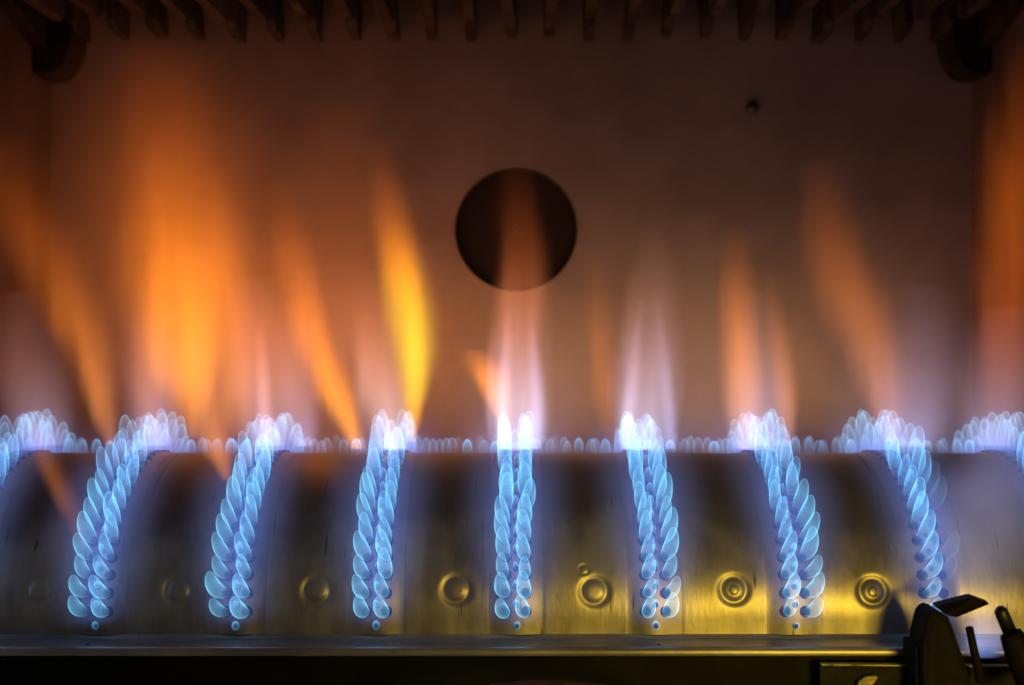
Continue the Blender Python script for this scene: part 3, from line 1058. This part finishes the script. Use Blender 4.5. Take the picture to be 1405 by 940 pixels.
P(OF, "peach orange lick of flame along the right edge of the broad plume",
  [(332, 598, 10), (332, 540, 24), (328, 470, 30), (318, 400, 30), (306, 320, 26), (296, 230, 14)], .51,
  [(598, (.10, .05, .04)), (540, (.34, .13, .05)), (470, (.28, .08, .016)), (400, (.21, .05, .004)), (320, (.11, .02, .001)), (230, Z)], 1.0, seed=52)
P(OF, "faint orange streak slanting across the left burner panel",
  [(114, 752, 5), (100, 712, 12), (82, 670, 16), (64, 630, 17), (48, 580, 10)], .455,
  [(752, Z), (710, (.11, .030, .006)), (670, (.17, .045, .01)), (630, (.16, .045, .012)), (580, Z)], 1.0, seed=26)
P(OF, "dim orange reflection put in as a glow on the panel beneath the slanting flame",  # reflection on the panel, put in as a glowing volume
  [(452, 720, 12), (448, 690, 26), (442, 655, 34), (440, 625, 30), (438, 590, 14)], .49,
  [(720, Z), (680, (.06, .013, .003)), (645, (.14, .032, .006)), (620, (.08, .02, .005)), (590, Z)], 1.0, surf=False, seed=27)
P("pilot_flame", "hazy blue and lilac pilot flame under the bent hood",
  [(1352, 902, 14), (1352, 886, 32), (1354, 868, 36), (1356, 846, 26), (1358, 826, 10)], .437,
  [(902, (.05, .07, .2)), (886, (.18, .24, .55)), (866, (.24, .22, .33)), (846, (.12, .10, .16)), (826, Z)], 1.0, ky=.6, surf=False, seed=40)
# weaker veils
for k, (nm, lb, pts_, d_, st_, hol) in enumerate([
    (LF, "lilac veil of flame left of the broad orange plume", [(215, 612, 18), (212, 555, 32), (208, 490, 34), (204, 400, 18)], .53, [(612, (.34, .30, .55)), (560, (.20, .14, .20)), (490, (.10, .05, .045)), (400, Z)], .4),
    (LF, "pink veil of flame right of the broad orange plume", [(372, 612, 20), (366, 555, 36), (360, 480, 38), (352, 380, 20)], .53, [(612, (.36, .30, .52)), (560, (.42, .24, .25)), (490, (.26, .10, .07)), (380, Z)], .4),
    (LF, "pink veil of flame at the foot of the slanting orange flame", [(418, 612, 14), (412, 560, 24), (408, 500, 26), (402, 420, 14)], .535, [(612, (.32, .26, .48)), (555, (.34, .20, .22)), (490, (.18, .08, .06)), (420, Z)], .4),
    (LF, "pink veil of flame over the left end row", [(62, 612, 24), (50, 555, 42), (38, 490, 44), (28, 400, 22)], .54, [(612, (.30, .26, .46)), (555, (.26, .15, .16)), (490, (.14, .06, .05)), (400, Z)], .4),
    (LF, "bluish veil of flame right of the dull orange flame", [(1252, 612, 24), (1258, 555, 44), (1262, 490, 48), (1268, 390, 24)], .53, [(612, (.28, .26, .48)), (555, (.18, .13, .22)), (490, (.08, .05, .075)), (390, Z)], .3),
    (LF, "pink veil of flame at the right end of the burner", [(1362, 612, 26), (1370, 555, 48), (1376, 500, 50), (1380, 420, 26)], .54, [(612, (.30, .26, .48)), (560, (.30, .18, .22)), (500, (.18, .075, .07)), (420, Z)], .3),
    (LF, "lilac veil of flame between the two orange streaks right of centre", [(1050, 612, 20), (1050, 555, 34), (1046, 490, 34), (1040, 400, 18)], .535, [(612, (.32, .30, .55)), (555, (.26, .18, .26)), (490, (.12, .06, .06)), (400, Z)], .3),
    (LF, "bluish grey haze over the right end of the burner", [(1330, 858, 36), (1336, 800, 52), (1346, 730, 60), (1356, 660, 56), (1362, 600, 30)], .462, [(858, (.10, .11, .18)), (800, (.17, .18, .28)), (730, (.16, .15, .24)), (660, (.15, .14, .26)), (600, Z)], 0),  # soft emissive haze added in front of the end bay
    (LF, "thin white streak of flame on the left edge of the central plume", [(690, 616, 8), (689, 570, 11), (691, 520, 11), (695, 470, 8), (699, 420, 4)], .515, [(616, (.30, .33, .5)), (580, (.34, .33, .5)), (530, (.24, .19, .29)), (470, (.09, .05, .06)), (420, Z)], 0),
    (LF, "thin white streak of flame on the right edge of the central plume", [(735, 616, 8), (737, 570, 11), (735, 520, 11), (731, 470, 8), (727, 420, 4)], .515, [(616, (.25, .30, .5)), (580, (.28, .29, .5)), (530, (.20, .17, .30)), (470, (.07, .04, .06)), (420, Z)], 0),
    (LF, "thin white streak of flame on the left edge of the lilac plume", [(858, 616, 8), (862, 570, 11), (868, 520, 11), (874, 460, 8), (880, 410, 4)], .515, [(616, (.28, .3, .45)), (580, (.30, .26, .38)), (530, (.20, .14, .19)), (470, (.08, .05, .05)), (410, Z)], 0),
    (LF, "thin white streak of flame on the right edge of the lilac plume", [(920, 616, 8), (919, 570, 11), (914, 520, 11), (908, 460, 8), (902, 410, 4)], .515, [(616, (.18, .22, .45)), (580, (.2, .2, .4)), (530, (.14, .12, .21)), (470, (.05, .035, .05)), (410, Z)], 0),
    (LF, "thin pink streak of flame right of the broad orange plume", [(364, 606, 8), (362, 560, 11), (360, 510, 11), (357, 450, 6)], .515, [(606, (.2, .14, .2)), (560, (.36, .20, .20)), (510, (.24, .11, .09)), (450, Z)], 0),
    (LF, "wide rusty glow put in for the orange wall light behind the left plumes", [(250, 616, 90), (250, 540, 130), (245, 400, 150), (235, 230, 150), (230, 70, 90)], .555, [(616, (.05, .03, .035)), (540, (.23, .085, .05)), (420, (.28, .064, .010)), (240, (.15, .028, .001)), (70, Z)], 0),  # orange light on the back wall, added as an emissive volume
    (LF, "wide rusty glow put in for the orange wall light behind the yellow plume", [(480, 616, 80), (480, 540, 110), (475, 420, 110), (470, 280, 90), (465, 140, 50)], .555, [(616, (.05, .03, .035)), (540, (.16, .066, .045)), (420, (.17, .042, .010)), (280, (.07, .014, .001)), (140, Z)], 0),  # same added orange wall light, nearer the middle
    (LF, "wide mauve glow wash right of the centre", [(960, 616, 90), (960, 550, 120), (955, 440, 110), (950, 300, 60)], .565, [(616, (.11, .09, .14)), (550, (.09, .055, .06)), (440, (.04, .018, .01)), (300, Z)], 0),
    (LF, "wide mauve glow wash near the right end", [(1250, 616, 100), (1250, 550, 140), (1240, 440, 130), (1220, 280, 70)], .565, [(616, (.12, .10, .16)), (550, (.09, .06, .075)), (440, (.045, .018, .01)), (280, Z)], 0),
    (LF, "wide mauve glow wash beside the central flame", [(720, 616, 100), (720, 550, 120), (715, 460, 90), (712, 380, 40)], .565, [(616, (.11, .09, .14)), (550, (.08, .05, .055)), (460, (.03, .012, .006)), (380, Z)], 0),
]):
    wash = "glow" in lb or "haze" in lb  # wide glows and haze are added colour washes
    P("glow_wash" if wash else nm, lb, pts_, d_, st_, 1.0, hollow=hol, surf=False, seed=30 + k, noise=0.0, kind=("stuff" if wash else None))
